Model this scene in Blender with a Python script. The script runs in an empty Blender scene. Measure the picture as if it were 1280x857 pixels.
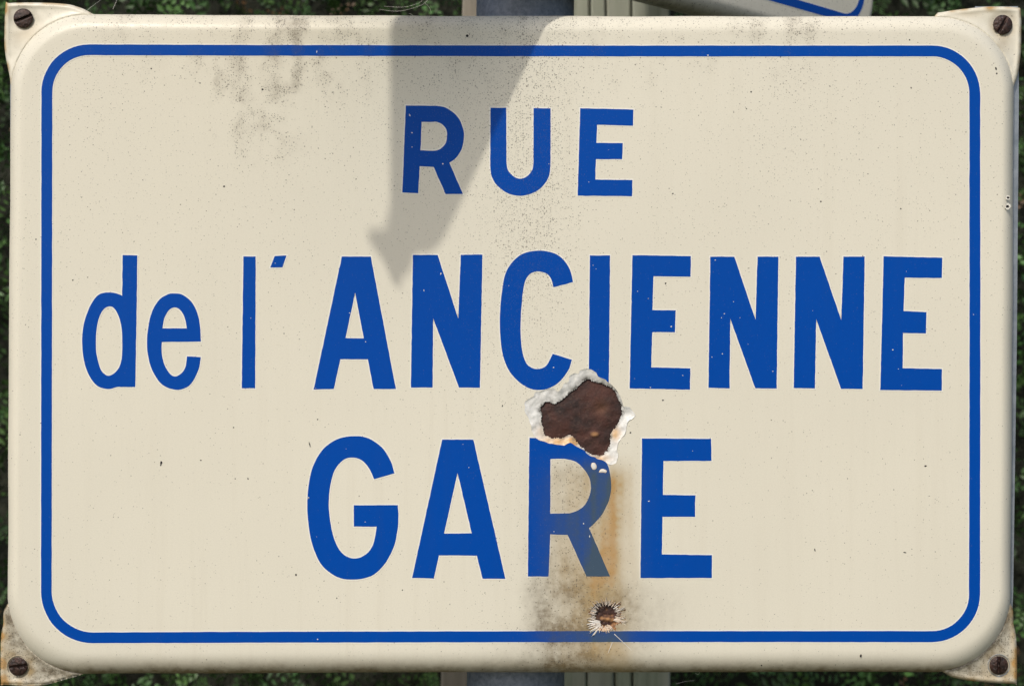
import bpy, bmesh, math, random
import numpy as np
from mathutils import Vector, noise
from mathutils.geometry import delaunay_2d_cdt

random.seed(7); rng = np.random.default_rng(7)
sc = bpy.context.scene
S = 0.00036            # metres per photograph pixel on the sign face
D = 1680.0             # camera distance in the same units
H0 = 1.75              # height of the sign centre above the ground

# ------------------------------------------------------------ camera
cam = bpy.data.cameras.new('camera'); co = bpy.data.objects.new('camera', cam)
sc.collection.objects.link(co); sc.camera = co
co.location = (0, -D*S, H0); co.rotation_euler = (math.pi/2, 0, 0)
cam.sensor_width = 36; cam.lens = 18/(640/D); cam.clip_start = 0.01; cam.clip_end = 500
cam.dof.use_dof = True; cam.dof.focus_distance = D*S; cam.dof.aperture_fstop = 12
# ------------------------------------------------------------ world + sun
to_sun = Vector((-.536, -1, 1.137)).normalized()
elev = math.asin(to_sun.z); rot = math.atan2(to_sun.x, to_sun.y)
w = bpy.data.worlds.new('World'); sc.world = w; w.use_nodes = True
wt = w.node_tree; bgn = wt.nodes['Background']
sky = wt.nodes.new('ShaderNodeTexSky'); sky.sky_type = 'NISHITA'; sky.sun_disc = False
sky.sun_elevation = elev; sky.sun_rotation = rot; sky.air_density = 1.0; sky.dust_density = 3.0; sky.ozone_density = 0.6
wt.links.new(sky.outputs[0], bgn.inputs[0]); bgn.inputs[1].default_value = 0.15
sl = bpy.data.lights.new('sun', 'SUN'); sl.energy = 2.3; sl.angle = math.radians(1.3); sl.color = (1, .94, .84)
so = bpy.data.objects.new('sun', sl); sc.collection.objects.link(so)
so.rotation_euler = to_sun.to_track_quat('Z', 'Y').to_euler(); so.location = (-1, -2, 4)
sc.view_settings.view_transform = 'Standard'; sc.view_settings.look = 'None'
sc.view_settings.exposure = 0.0; sc.view_settings.gamma = 1

# ------------------------------------------------------------ tagging helpers
def link(o, parent=None):
    sc.collection.objects.link(o)
    if parent: o.parent = parent
    return o
def tag(o, label=None, cat=None, group=None, kind=None):
    if label: o['label'] = label
    if cat: o['category'] = cat
    if group: o['group'] = group
    if kind: o['kind'] = kind
    return o
def empty(name, loc=(0, 0, 0), rz=0):
    o = bpy.data.objects.new(name, None); o.empty_display_size = .05
    o.location = loc; o.rotation_euler = (0, 0, rz); return link(o)

def mesh(name, verts, faces, mat, parent=None, smooth=False, attr=None):
    me = bpy.data.meshes.new(name)
    me.from_pydata([tuple(v) for v in verts], [], [tuple(int(i) for i in f) for f in faces]); me.update()
    if attr is not None:
        a = me.color_attributes.new('stain_shade', 'FLOAT_COLOR', 'POINT')
        a.data.foreach_set('color', np.asarray(attr, dtype=np.float32).ravel())
    if smooth: me.polygons.foreach_set('use_smooth', [True]*len(me.polygons))
    if mat: me.materials.append(mat)
    return link(bpy.data.objects.new(name, me), parent)

# ------------------------------------------------------------ node helper
class NT:
    def __init__(s, name):
        s.m = bpy.data.materials.new(name); s.m.use_nodes = True; s.t = s.m.node_tree
        s.b = s.t.nodes['Principled BSDF']
    def n(s, typ, **kw):
        nd = s.t.nodes.new(typ)
        for k, v in kw.items():
            if k.startswith('i_'): s.set(nd, k[2:], v)
            else: setattr(nd, k, v)
        return nd
    def set(s, nd, key, v):
        key = int(key) if key.isdigit() else key
        inp = nd.inputs[key]
        if isinstance(v, bpy.types.NodeSocket): s.t.links.new(v, inp)
        else: inp.default_value = v
    def math(s, op, a, b=0.0, c=0.0, clamp=False):
        nd = s.n('ShaderNodeMath', operation=op, use_clamp=clamp)
        s.set(nd, '0', a); s.set(nd, '1', b)
        if op in ('MULTIPLY_ADD',): s.set(nd, '2', c)
        return nd.outputs[0]
    def mix(s, f, a, b, mode='MIX'):
        nd = s.n('ShaderNodeMix', data_type='RGBA', blend_type=mode)
        s.set(nd, '0', f); s.set(nd, '6', a); s.set(nd, '7', b); return nd.outputs[2]
    def noise(s, vec, scale, detail=3, rough=.55):
        nd = s.n('ShaderNodeTexNoise'); nd.inputs['Scale'].default_value = scale
        nd.inputs['Detail'].default_value = detail; nd.inputs['Roughness'].default_value = rough
        if vec: s.t.links.new(vec, nd.inputs['Vector'])
        return nd.outputs['Fac']
    def ramp(s, f, lo, hi):
        nd = s.n('ShaderNodeMapRange'); nd.clamp = True
        s.set(nd, '0', f); s.set(nd, '1', lo); s.set(nd, '2', hi); return nd.outputs[0]
    def base(s, c): s.set(s.b, 'Base Color', c)
    def bump(s, h, strength=.3, dist=.0005):
        nd = s.n('ShaderNodeBump'); nd.inputs['Strength'].default_value = strength; nd.inputs['Distance'].default_value = dist
        s.set(nd, 'Height', h); s.t.links.new(nd.outputs[0], s.b.inputs['Normal'])
def rgb(*c): return (c[0], c[1], c[2], 1)

def flatvec(nt):   # object coordinates X,Z (the plane of a sign)
    tc = nt.n('ShaderNodeTexCoord'); sp = nt.n('ShaderNodeSeparateXYZ'); nt.t.links.new(tc.outputs['Object'], sp.inputs[0])
    cb = nt.n('ShaderNodeCombineXYZ'); nt.t.links.new(sp.outputs[0], cb.inputs[0]); nt.t.links.new(sp.outputs[2], cb.inputs[1])
    return tc.outputs['Object'], cb.outputs[0]

def stain_shade_chan(nt):
    at = nt.n('ShaderNodeAttribute', attribute_name='stain_shade')
    sp = nt.n('ShaderNodeSeparateColor'); nt.t.links.new(at.outputs['Color'], sp.inputs[0])
    return sp.outputs[0], sp.outputs[1], sp.outputs[2], at.outputs['Alpha']

def enamel(name, base, letter=False):
    nt = NT(name); o3, v2 = flatvec(nt); R, G, B, A = stain_shade_chan(nt)
    n1 = nt.noise(o3, 6, 4); n2 = nt.noise(o3, 260, 4, .7); n3 = nt.noise(o3, 1500, 2, .6); n4 = nt.noise(o3, 60, 5, .65)
    c = nt.mix(nt.ramp(n1, .3, .7), rgb(*[x*.955 for x in base]), rgb(*[x*1.03 for x in base]))
    mp = nt.n('ShaderNodeMapping'); mp.inputs['Scale'].default_value = (1, 1, .05); nt.t.links.new(o3, mp.inputs[0])
    stk = nt.math('MULTIPLY', nt.ramp(nt.noise(mp.outputs[0], 130, 4, .7), .5, .75), nt.ramp(n1, .35, .65))
    c = nt.mix(nt.math('MULTIPLY', stk, .13), c, rgb(.42, .36, .26) if not letter else rgb(.02, .06, .22))
    c = nt.mix(nt.math('MULTIPLY', nt.ramp(n3, .35, .75), .15), c, rgb(*[x*.6 for x in base]))
    # grey film of dirt and painted shade (broken up)
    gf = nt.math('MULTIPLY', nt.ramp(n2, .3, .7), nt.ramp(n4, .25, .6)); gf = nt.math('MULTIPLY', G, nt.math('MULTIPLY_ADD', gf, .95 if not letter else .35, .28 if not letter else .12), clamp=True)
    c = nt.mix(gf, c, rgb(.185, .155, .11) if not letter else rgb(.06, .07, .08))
    # rust wash
    rf = nt.math('MULTIPLY', R, nt.math('MULTIPLY_ADD', n4, .9, .55 if not letter else 1.0), clamp=True)
    deep = nt.ramp(R, .68, 1.15)
    c = nt.mix(rf, c, nt.mix(deep, rgb(.40, .285, .13), rgb(.42, .225, .07)) if not letter else rgb(.052, .085, .13))
    # black specks : two sizes of voronoi dots, density from the stain map
    for sc_, rad, mul, dark in ((760, .17, .8, .95), (430, .12, .35, .95), (1300, .24, 1.5, .75)):
        vo = nt.n('ShaderNodeTexVoronoi'); vo.voronoi_dimensions = '2D'; vo.inputs['Scale'].default_value = sc_
        wv = nt.n('ShaderNodeVectorMath', operation='ADD'); nt.t.links.new(v2, wv.inputs[0])
        nn = nt.n('ShaderNodeTexNoise'); nn.inputs['Scale'].default_value = 900; nt.t.links.new(o3, nn.inputs['Vector'])
        sm = nt.n('ShaderNodeVectorMath', operation='SCALE'); nt.t.links.new(nn.outputs['Color'], sm.inputs[0]); sm.inputs['Scale'].default_value = .0007
        nt.t.links.new(sm.outputs[0], wv.inputs[1]); nt.t.links.new(wv.outputs[0], vo.inputs['Vector'])
        sep = nt.n('ShaderNodeSeparateColor'); nt.t.links.new(vo.outputs['Color'], sep.inputs[0])
        dens = nt.math('MULTIPLY', B, nt.math('MULTIPLY', nt.ramp(n2, .3, .75), mul))
        on = nt.math('LESS_THAN', sep.outputs[0], dens)
        r_ = nt.math('MULTIPLY_ADD', sep.outputs[1], rad, rad*.35)
        dot = nt.math('SUBTRACT', 1, nt.ramp(vo.outputs['Distance'], nt.math('MULTIPLY', r_, .5), r_))
        f = nt.math('MULTIPLY', nt.math('MULTIPLY', on, dot), nt.math('MULTIPLY_ADD', sep.outputs[2], .5, dark-.5) if not letter else .25)
        c = nt.mix(f, c, rgb(.06, .052, .04) if not letter else rgb(.12, .15, .22))
    # mould : crowded dark grains in blotchy patches
    bl = nt.ramp(nt.noise(o3, 330, 4, .7), .42, .62)
    for sc_, rad in ((1100, .34), (620, .24)):
        vo = nt.n('ShaderNodeTexVoronoi'); vo.voronoi_dimensions = '2D'; vo.inputs['Scale'].default_value = sc_; nt.t.links.new(v2, vo.inputs['Vector'])
        sep = nt.n('ShaderNodeSeparateColor'); nt.t.links.new(vo.outputs['Color'], sep.inputs[0])
        on = nt.math('LESS_THAN', sep.outputs[0], nt.math('MULTIPLY', A, bl))
        dot = nt.math('SUBTRACT', 1, nt.ramp(vo.outputs['Distance'], rad*.6, rad))
        c = nt.mix(nt.math('MULTIPLY', nt.math('MULTIPLY', on, dot), .62 if not letter else .15), c, rgb(.09, .078, .06))
    nt.base(c)
    nt.set(nt.b, 'Roughness', nt.math('MULTIPLY_ADD', nt.ramp(n2, .3, .7), .15, .33 if not letter else .3))
    nt.b.inputs['Specular IOR Level'].default_value = .09 if letter else .4
    hsum = nt.math('ADD', nt.math('MULTIPLY', nt.noise(o3, 90, 2), .6), nt.math('MULTIPLY', n3, .18))
    nt.bump(hsum, .35, .00012)
    return nt.m

CREAM = (.688, .657, .552)
M_cream = enamel('cream_enamel', CREAM)
M_blue = enamel('blue_enamel', (.0, .060, .350), True)
M_white = enamel('white_enamel_edge', (.78, .77, .70))

def m_rust():
    nt = NT('dark_rust'); o3, v2 = flatvec(nt)
    a = nt.noise(o3, 90, 5, .65); b = nt.noise(o3, 600, 4, .7)
    c = nt.mix(nt.ramp(a, .35, .7), rgb(.028, .019, .018), rgb(.085, .034, .026))
    c = nt.mix(nt.math('MULTIPLY', nt.ramp(b, .55, .8), .6), c, rgb(.14, .085, .06))
    R, G, B, A = stain_shade_chan(nt); c = nt.mix(R, c, rgb(.38, .20, .09)); c = nt.mix(G, c, rgb(.012, .012, .014))
    nt.base(c); nt.set(nt.b, 'Roughness', .78); nt.b.inputs['Specular IOR Level'].default_value = .3
    nt.bump(nt.math('ADD', nt.noise(o3, 260, 5, .7), nt.math('MULTIPLY', b, .25)), .5, .0008); return nt.m
M_rust = m_rust()
def m_ground_coat():
    nt = NT('white_ground_coat'); o3, v2 = flatvec(nt); R, G, B, A = stain_shade_chan(nt)
    a = nt.noise(o3, 300, 4, .65)
    c = nt.mix(nt.ramp(a, .3, .7), rgb(.60, .60, .58), rgb(.80, .80, .77))
    c = nt.mix(nt.math('MULTIPLY', R, nt.math('MULTIPLY_ADD', a, 1.2, .3), clamp=True), c, rgb(.60, .35, .13))
    c = nt.mix(nt.math('MULTIPLY', G, nt.ramp(nt.noise(o3, 500, 4), .35, .6), clamp=True), c, rgb(.05, .045, .035))
    nt.base(c); nt.set(nt.b, 'Roughness', .4); nt.bump(nt.noise(o3, 300, 3, .5), .3, .0004); return nt.m
M_coat = m_ground_coat()
def m_screw():
    nt = NT('rusty_screw_steel'); o3, v2 = flatvec(nt)
    a = nt.noise(o3, 500, 4, .65)
    c = nt.mix(nt.ramp(a, .35, .68), rgb(.014, .008, .007), rgb(.06, .026, .018))
    c = nt.mix(nt.ramp(nt.noise(o3, 1100, 2), .62, .72), c, rgb(.16, .13, .13))
    nt.base(c); nt.set(nt.b, 'Roughness', .55); nt.b.inputs['Metallic'].default_value = .25
    nt.bump(a, .8, .0006); return nt.m
M_screw = m_screw()
def m_simple(name, c0, c1, scale, rough, metal=0, bstr=.4, bd=.0005, stretch=None, c2=None):
    nt = NT(name); tc = nt.n('ShaderNodeTexCoord'); v = tc.outputs['Object']
    if stretch:
        mp = nt.n('ShaderNodeMapping'); mp.inputs['Scale'].default_value = stretch; nt.t.links.new(v, mp.inputs[0]); v = mp.outputs[0]
    a = nt.noise(v, scale, 5, .65); c = nt.mix(nt.ramp(a, .32, .68), rgb(*c0), rgb(*c1))
    if c2:
        b = nt.noise(v, scale*.23, 4, .6); c = nt.mix(nt.math('MULTIPLY', nt.ramp(b, .45, .65), .8), c, rgb(*c2))
    nt.base(c); nt.set(nt.b, 'Roughness', rough); nt.b.inputs['Metallic'].default_value = metal
    nt.bump(a, bstr, bd); return nt.m
M_galv = m_simple('galvanised_steel', (.20, .23, .27), (.32, .35, .39), 160, .5, .5)
M_pole = m_simple('blue_grey_paint', (.11, .135, .18), (.22, .25, .30), 420, .55, .2, .5, .0004)
M_woodg = m_simple('weathered_green_wood', (.17, .19, .135), (.33, .36, .27), 130, .85, 0, .8, .001, (1, 1, .06), (.36, .36, .30))
M_woodb = m_simple('weathered_brown_wood', (.17, .15, .12), (.30, .27, .22), 130, .85, 0, .8, .001, (1, 1, .06))
M_ground = m_simple('roadside_grass_ground', (.04, .06, .02), (.12, .11, .06), 12, .95, 0, .6, .01)
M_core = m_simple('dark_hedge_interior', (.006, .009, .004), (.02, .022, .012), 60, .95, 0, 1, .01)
def m_leaf():
    nt = NT('hedge_foliage'); at = nt.n('ShaderNodeAttribute', attribute_name='stain_shade')
    nt.base(at.outputs['Color']); nt.set(nt.b, 'Roughness', .5)
    nt.b.inputs['Transmission Weight'].default_value = 0; return nt.m
M_leaf = m_leaf()
M_thread = m_simple('pale_thread', (.55, .53, .48), (.7, .68, .62), 200, .6)

# ------------------------------------------------------------ contour tools (units: photo px)
def catmull(P, n=5):
    out = []
    m = len(P)
    for i in range(m-1):
        p0 = P[max(i-1, 0)]; p1 = P[i]; p2 = P[i+1]; p3 = P[min(i+2, m-1)]
        for k in range(n):
            t = k/n
            out.append(.5*((2*p1)+(-p0+p2)*t+(2*p0-5*p1+4*p2-p3)*t*t+(-p0+3*p1-3*p2+p3)*t**3))
    return out
def contour(pts, sc_=1, ox=0, oy=0):
    """(x,y)=corner, (x,y,1)=smooth point"""
    P = [np.array([p[0]/sc_+ox, p[1]/sc_+oy]) for p in pts]; sm = [len(p) == 3 for p in pts]; n = len(P)
    if all(sm):
        Q = P[-1:]+P+P[:2]; full = catmull(Q, 5); return np.array(full[5:5+5*n])
    st = sm.index(False); out = []; i = 0
    while i < n:
        run = [P[(st+i) % n]]; j = i+1
        while sm[(st+j) % n]: run.append(P[(st+j) % n]); j += 1
        run.append(P[(st+j) % n])
        out += catmull(run, 5) if len(run) > 2 else [run[0]]
        i = j
    return np.array(out)
def resample(C, step, closed=True):
    out = []; n = len(C)
    for i in range(n if closed else n-1):
        a = C[i]; b = C[(i+1) % n]; L = np.hypot(*(b-a)); k = max(1, int(round(L/step)))
        for q in range(k): out.append(a+(b-a)*q/k)
    return np.array(out)
def area(C): x, y = C[:, 0], C[:, 1]; return .5*np.sum(x*np.roll(y, -1)-np.roll(x, -1)*y)
def offset(C, d):
    """positive d grows the contour"""
    s = 1 if area(C) > 0 else -1
    e = np.roll(C, -1, 0)-C; L = np.hypot(e[:, 0], e[:, 1])[:, None]+1e-9; e = e/L
    nrm = np.stack([e[:, 1], -e[:, 0]], 1)*s
    n0 = np.roll(nrm, 1, 0); m = n0+nrm; den = 1+np.sum(n0*nrm, 1)[:, None]; den = np.maximum(den, .35)
    return C+m/den*d
def wobble(C, amp, freq=.05, seed=0):
    out = []
    for x, y in C:
        out.append((x+amp*noise.noise(Vector((x*freq, y*freq, seed))), y+amp*noise.noise(Vector((x*freq, y*freq, seed+9.7)))))
    return np.array(out)
def inside(pts, C):
    x = pts[:, 0]; y = pts[:, 1]; r = np.zeros(len(pts), bool); n = len(C)
    for i in range(n):
        x1, y1 = C[i]; x2, y2 = C[(i+1) % n]
        if y1 == y2: continue
        m = ((y1 > y) != (y2 > y)) & (x < (x2-x1)*(y-y1)/(y2-y1)+x1); r ^= m
    return r
def dist_to(pts, C):
    d = np.full(len(pts), 1e9)
    for i in range(len(C)):
        a = C[i]; b = C[(i+1) % len(C)]; ab = b-a; L2 = ab@ab+1e-12
        t = np.clip(((pts-a)@ab)/L2, 0, 1); q = pts-(a+t[:, None]*ab); d = np.minimum(d, np.hypot(q[:, 0], q[:, 1]))
    return d
def fill(contours, step=None, cuts=()):
    """constrained triangulation of even-odd contours minus the cuts; returns points (n,2), tris"""
    V = []; E = []
    for C in list(contours)+list(cuts):
        b = len(V); V += [tuple(p) for p in C]; E += [(b+i, b+(i+1) % len(C)) for i in range(len(C))]
    if step:
        A = np.vstack(contours); x0, y0 = A.min(0); x1, y1 = A.max(0)
        gx, gy = np.meshgrid(np.arange(x0, x1, step), np.arange(y0, y1, step*.87))
        gx = gx+(np.arange(gx.shape[0]) % 2)[:, None]*step*.5
        G = np.stack([gx.ravel(), gy.ravel()], 1)+rng.uniform(-.08, .08, (gx.size, 2))*step
        ok = np.zeros(len(G), bool)
        for C in contours: ok ^= inside(G, C)
        if len(contours[0]) < 2000:
            for C in list(contours)+list(cuts):
                if len(G[ok]): 
                    idx = np.where(ok)[0]; dd = dist_to(G[idx], C); ok[idx[dd < step*.35]] = False
        V += [tuple(p) for p in G[ok]]
    r = delaunay_2d_cdt([Vector(v) for v in V], E, [], 0, 1e-5)
    P = np.array([(v[0], v[1]) for v in r[0]]); T = np.array([f for f in r[2] if len(f) == 3])
    cen = P[T].mean(1); ok = np.zeros(len(T), bool)
    for C in contours: ok ^= inside(cen, C)
    for C in cuts: ok &= ~inside(cen, C)
    return P, T[ok]
def toR(P, d):
    """photo px seen at depth d (px units, scalar or array) -> local metres"""
    P = np.asarray(P, float); d = np.broadcast_to(np.asarray(d, float), (len(P),)); k = (D+d)/D
    return np.stack([(P[:, 0]-640)*k*S, d*S, (428.5-P[:, 1])*k*S], 1)
def orient(T, V, front=-1):
    """make triangles face -Y"""
    a, b, c = V[T[:, 0]], V[T[:, 1]], V[T[:, 2]]; n = np.cross(b-a, c-a); flip = n[:, 1] > 0
    T = T.copy(); T[flip] = T[flip][:, ::-1]; return T
def rquad(c, r, bow=(0, 0, 0, 0), n=14, step=8):
    """rounded quad, corners TL TR BR BL; bow on top,right,bottom,left"""
    c = [np.array(p, float) for p in c]; out = []
    for i in range(4):
        p = c[i]; a = c[(i-1) % 4]; b = c[(i+1) % 4]
        ua = (a-p)/np.hypot(*(a-p)); ub = (b-p)/np.hypot(*(b-p)); cc = p+(ua+ub)*r[i]
        for k in range(n+1):
            t = k/n*math.pi/2; out.append(cc-ub*r[i]*math.cos(t)-ua*r[i]*math.sin(t))
    C = resample(np.array(out), step)
    xm0, ym0 = C.min(0); xm1, ym1 = C.max(0); u = (C[:, 0]-xm0)/(xm1-xm0); v = (C[:, 1]-ym0)/(ym1-ym0)
    C = C.copy(); C[:, 1] += 4*u*(1-u)*(bow[0]*(1-v)+bow[2]*v); C[:, 0] += 4*v*(1-v)*(bow[3]*(1-u)+bow[1]*u)
    return C

# ------------------------------------------------------------ dirt and painted-in rim shade on the big sign
def g(x, y, cx, cy, sx, sy): return np.exp(-((x-cx)/sx)**2-((y-cy)/sy)**2)
def sstep(v, a, b): t = np.clip((v-a)/(b-a), 0, 1); return t*t*(3-2*t)
def stain_shade(P):
    x = P[:, 0]; y = P[:, 1]
    n = np.array([noise.noise(Vector((a*.02, b*.006, 3.3))) for a, b in P]); m = np.array([noise.noise(Vector((a*.05, b*.04, 8.1))) for a, b in P])
    n5 = np.array([noise.noise(Vector((a*.045, b*.018, 31.)))+.5*noise.noise(Vector((a*.12, b*.07, 5.))) for a, b in P])
    n6 = np.array([noise.noise(Vector((a*.13, b*.008, 14.))) for a, b in P])
    below = sstep(y, 560, 600)
    rust = below*(.74*np.exp(-((x-736-6*n)/48)**4)*(.75+.4*n))*(1-.45*sstep(y, 715, 760))
    rust += .75*sstep(y, 575, 610)*(1-sstep(y, 690, 760))*np.exp(-((x-766+9*n+(y-650)*.05)/11)**2)
    rust += .42*sstep(y, 680, 720)*(1-sstep(y, 760, 800))*np.exp(-((x-742)/22)**2)
    rust += .6*g(x, y, 750, 808, 22, 16)+.25*below*np.exp(-((x-785)/22)**2)*.6
    grime_shade = below*(.62+.4*m)*np.exp(-((x-720)/56)**4)*(.7+.3*sstep(y, 640, 740))
    grime_shade += .45*sstep(y, 700, 760)*g(x, y, 795, 765, 46, 60)+.45*sstep(y, 700, 740)*(.8+m)*np.exp(-((x-705)/46)**4)
    grime_shade += .35*g(x, y, 690, 810, 60, 25)
    grime_shade += .9*g(x, y, 757, 752, 30, 24)
    top = (g(x, y, 382, 40, 34, 22)*1.3+g(x, y, 290, 95, 26, 45)*.85+g(x, y, 320, 150, 36, 40)*.55+g(x, y, 355, 110, 34, 60)*.75+g(x, y, 420, 85, 45, 40)*.5
           + g(x, y, 470, 40, 30, 20)*.7+g(x, y, 160, 35, 25, 20)*.6+g(x, y, 235, 34, 14, 14)*.5+g(x, y, 990, 30, 45, 18)*.55+g(x, y, 600, 30, 60, 16)*.4)
    top = top*np.clip(.55+2.2*n5, 0, 1.5)+.45*np.clip(n5*2.2-.1, 0, 1)*(1-sstep(y, 45, 130))*sstep(x, 120, 200)*(1-sstep(x, 1000, 1100))
    rust = rust*(.85+.7*n6)
    grime_shade += top*.42*np.clip(.75+1.3*m, 0, 2)
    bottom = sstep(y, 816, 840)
    grime_shade += bottom*1.5*(.7+.5*m); rust += bottom*.35; grime_shade += 1.2*sstep(y, 828, 840)+.5*(1-sstep(y, 18, 24))*.3  # shade of the bottom rim painted in together with weathered dirt
    speck = .05+.10*(1-sstep(y, 250, 520))+top*1.0
    speck += .75*np.exp(-((x-665-8*n)/42)**2)*(1-sstep(y, 250, 520))+.35*np.exp(-((x-650)/70)**2)*(1-sstep(y, 480, 640))
    speck += .45*g(x, y, 570, 90, 110, 120)+.35*sstep(-y, -60, -25)+.3*below*np.exp(-((x-715)/70)**2)+.2*g(x, y, 120, 110, 60, 60)+.25*g(x, y, 990, 120, 60, 90)
    speck *= 1.0
    return np.stack([np.clip(rust, 0, .95), np.clip(grime_shade, 0, 1.4), np.clip(speck, 0, 1), np.clip(top*1.1*np.clip(.6+1.5*m, 0, 2)+.5*np.exp(-((x-665-8*n)/40)**2)*(1-sstep(y, 260, 420))+.3*sstep(-y, -40, -24)*np.clip(.4+2*m, 0, 1)+.25*below*np.exp(-((x-712)/45)**4), 0, 1)], 1)

# ============================================================ GROUND, HEDGE, POSTS
gm = mesh('ground', [(-12, -12, 0), (12, -12, 0), (12, 12, 0), (-12, 12, 0)], [(0, 1, 2, 3)], M_ground); tag(gm, kind='structure')

def build_hedge():
    root = empty('hedge', (0, .50, 0)); tag(root, 'dark green conifer hedge growing behind the street sign', 'hedge')
    # core: lumpy dark interior
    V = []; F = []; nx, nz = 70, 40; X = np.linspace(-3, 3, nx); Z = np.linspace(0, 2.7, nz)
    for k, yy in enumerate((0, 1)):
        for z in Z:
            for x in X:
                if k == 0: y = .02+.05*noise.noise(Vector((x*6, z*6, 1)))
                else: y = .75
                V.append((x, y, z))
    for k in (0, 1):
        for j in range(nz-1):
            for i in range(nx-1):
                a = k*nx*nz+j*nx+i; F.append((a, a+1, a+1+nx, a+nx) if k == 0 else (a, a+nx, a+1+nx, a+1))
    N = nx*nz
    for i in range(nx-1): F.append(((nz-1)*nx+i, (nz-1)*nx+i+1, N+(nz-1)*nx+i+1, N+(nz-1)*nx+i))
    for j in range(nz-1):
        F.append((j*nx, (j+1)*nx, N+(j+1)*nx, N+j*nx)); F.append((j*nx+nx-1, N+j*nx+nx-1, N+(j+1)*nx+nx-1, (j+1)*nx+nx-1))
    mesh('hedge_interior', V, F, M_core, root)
    # sprays of small scale-leaves
    VV = []; CC = []; nspray = 15000
    for s_ in range(nspray):
        near = s_ < 11500
        x = random.uniform(-.55, .55) if near else random.uniform(-1.6, 1.6)
        z = H0+(random.uniform(-.45, .45) if near else random.uniform(-1.3, .9))
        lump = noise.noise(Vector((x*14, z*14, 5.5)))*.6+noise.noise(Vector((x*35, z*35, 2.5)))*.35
        y = -.06-.10*lump+random.uniform(-.02, .10)
        if lump < -.18 and random.random() < .75: continue
        d = Vector((random.uniform(-1, 1), random.uniform(-1.3, .1), random.uniform(-.5, 1.1))).normalized()
        up = Vector((random.gauss(0, 1), random.gauss(-.8, 1), random.gauss(0, 1))); side = d.cross(up).normalized(); nn = side.cross(d).normalized()
        L = random.uniform(.014, .029); p0 = Vector((x, y, z)); nleaf = 7
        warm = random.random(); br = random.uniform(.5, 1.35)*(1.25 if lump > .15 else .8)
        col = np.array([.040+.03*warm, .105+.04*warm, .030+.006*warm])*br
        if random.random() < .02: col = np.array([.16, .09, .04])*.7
        for k in range(nleaf):
            t = k/(nleaf-1); sgn = -1 if k % 2 else 1
            q = p0+d*(L*t)+nn*(-.004*t*t); ll = L*(.42-.22*t); dirn = (d*.75+side*sgn*(.8 if k < nleaf-1 else 0)).normalized()
            wd = dirn.cross(nn).normalized()*(.0015+.0009*random.random()); tip = q+dirn*ll
            mid = q+dirn*ll*.5+nn*.0006
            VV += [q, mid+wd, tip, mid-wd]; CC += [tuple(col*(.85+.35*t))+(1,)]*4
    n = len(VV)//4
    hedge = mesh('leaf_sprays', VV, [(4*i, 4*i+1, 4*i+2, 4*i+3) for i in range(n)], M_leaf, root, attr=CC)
    hedge['kind'] = 'stuff'
build_hedge()

def boxmesh(name, x0, x1, y0, y1, z0, z1, mat, parent, bev=.0, rough=0.0, shear=(0, 0)):
    """box (metres) with bevelled long edges; shear=(dx at bottom, dx at top)"""
    bm = bmesh.new(); bmesh.ops.create_cube(bm, size=1)
    for v in bm.verts:
        v.co = Vector((x0+(v.co.x+.5)*(x1-x0), y0+(v.co.y+.5)*(y1-y0), z0+(v.co.z+.5)*(z1-z0)))
    if bev: bmesh.ops.bevel(bm, geom=bm.edges[:], offset=bev, segments=2, affect='EDGES')
    if rough:
        bmesh.ops.subdivide_edges(bm, edges=[e for e in bm.edges if abs((e.verts[0].co-e.verts[1].co).z) > .3], cuts=40)
        for v in bm.verts: v.co.x += rough*noise.noise(Vector((v.co.x*20, v.co.y*20, v.co.z*9)))
    for v in bm.verts:
        t = (v.co.z-z0)/(z1-z0); v.co.x += shear[0]*(1-t)+shear[1]*t
    me = bpy.data.meshes.new(name); bm.to_mesh(me); bm.free(); me.materials.append(mat)
    return link(bpy.data.objects.new(name, me), parent)

# timber boards behind the pole
root = empty('timber_board_post', (0, 0, 0)); tag(root, 'weathered upright timber boards standing behind the metal pole', 'timber post')
dB = 620; kb = (D+dB)/D
bx = [(551, 624, 578, 640, M_woodb), (625, 733, 641, 737, M_woodg), (735, 767, 739, 757, M_woodg), (769, 790, 759, 789, M_woodg), (792, 838, 791, 838, M_woodg)]
for i, (b0, b1, t0, t1, mt) in enumerate(bx):
    # straight board: photo x at y=850 and y=8, extended to the ground
    def X(px): return (px-640)*kb*S
    zb, zt = H0+(428.5-850)*kb*S, H0+(428.5-8)*kb*S
    V = []; F = []; nz = 60; z_lo, z_hi = 0.0, 2.35
    dz = [0, .0012, .0005, .0018, .0003][i]
    for j in range(nz+1):
        z = z_lo+(z_hi-z_lo)*j/nz; t = (z-zb)/(zt-zb); tc = min(max(t, -1), 2)
        xa = X(b0)+(X(t0)-X(b0))*tc; xb = X(b1)+(X(t1)-X(b1))*tc
        xa += .0006*noise.noise(Vector((i*5, 0, z*25))); xb += .0006*noise.noise(Vector((i*5+2, 3, z*25))); bv = .0012
        y0 = dB*S+dz
        V += [(xa, y0+bv, z), (xa+bv, y0, z), (xb-bv, y0, z), (xb, y0+bv, z), (xb, y0+.015, z), (xa, y0+.015, z)]
    for j in range(nz):
        for q in range(6): a = j*6+q; b = j*6+(q+1) % 6; F.append((a, b, b+6, a+6))
    F.append(tuple(range(5, -1, -1))); F.append(tuple(nz*6+q for q in range(6)))
    b = mesh('board', V, F, mt, root)
    if i == 0: b['label'] = 'brown-grey board at the left of the pole'

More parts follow.
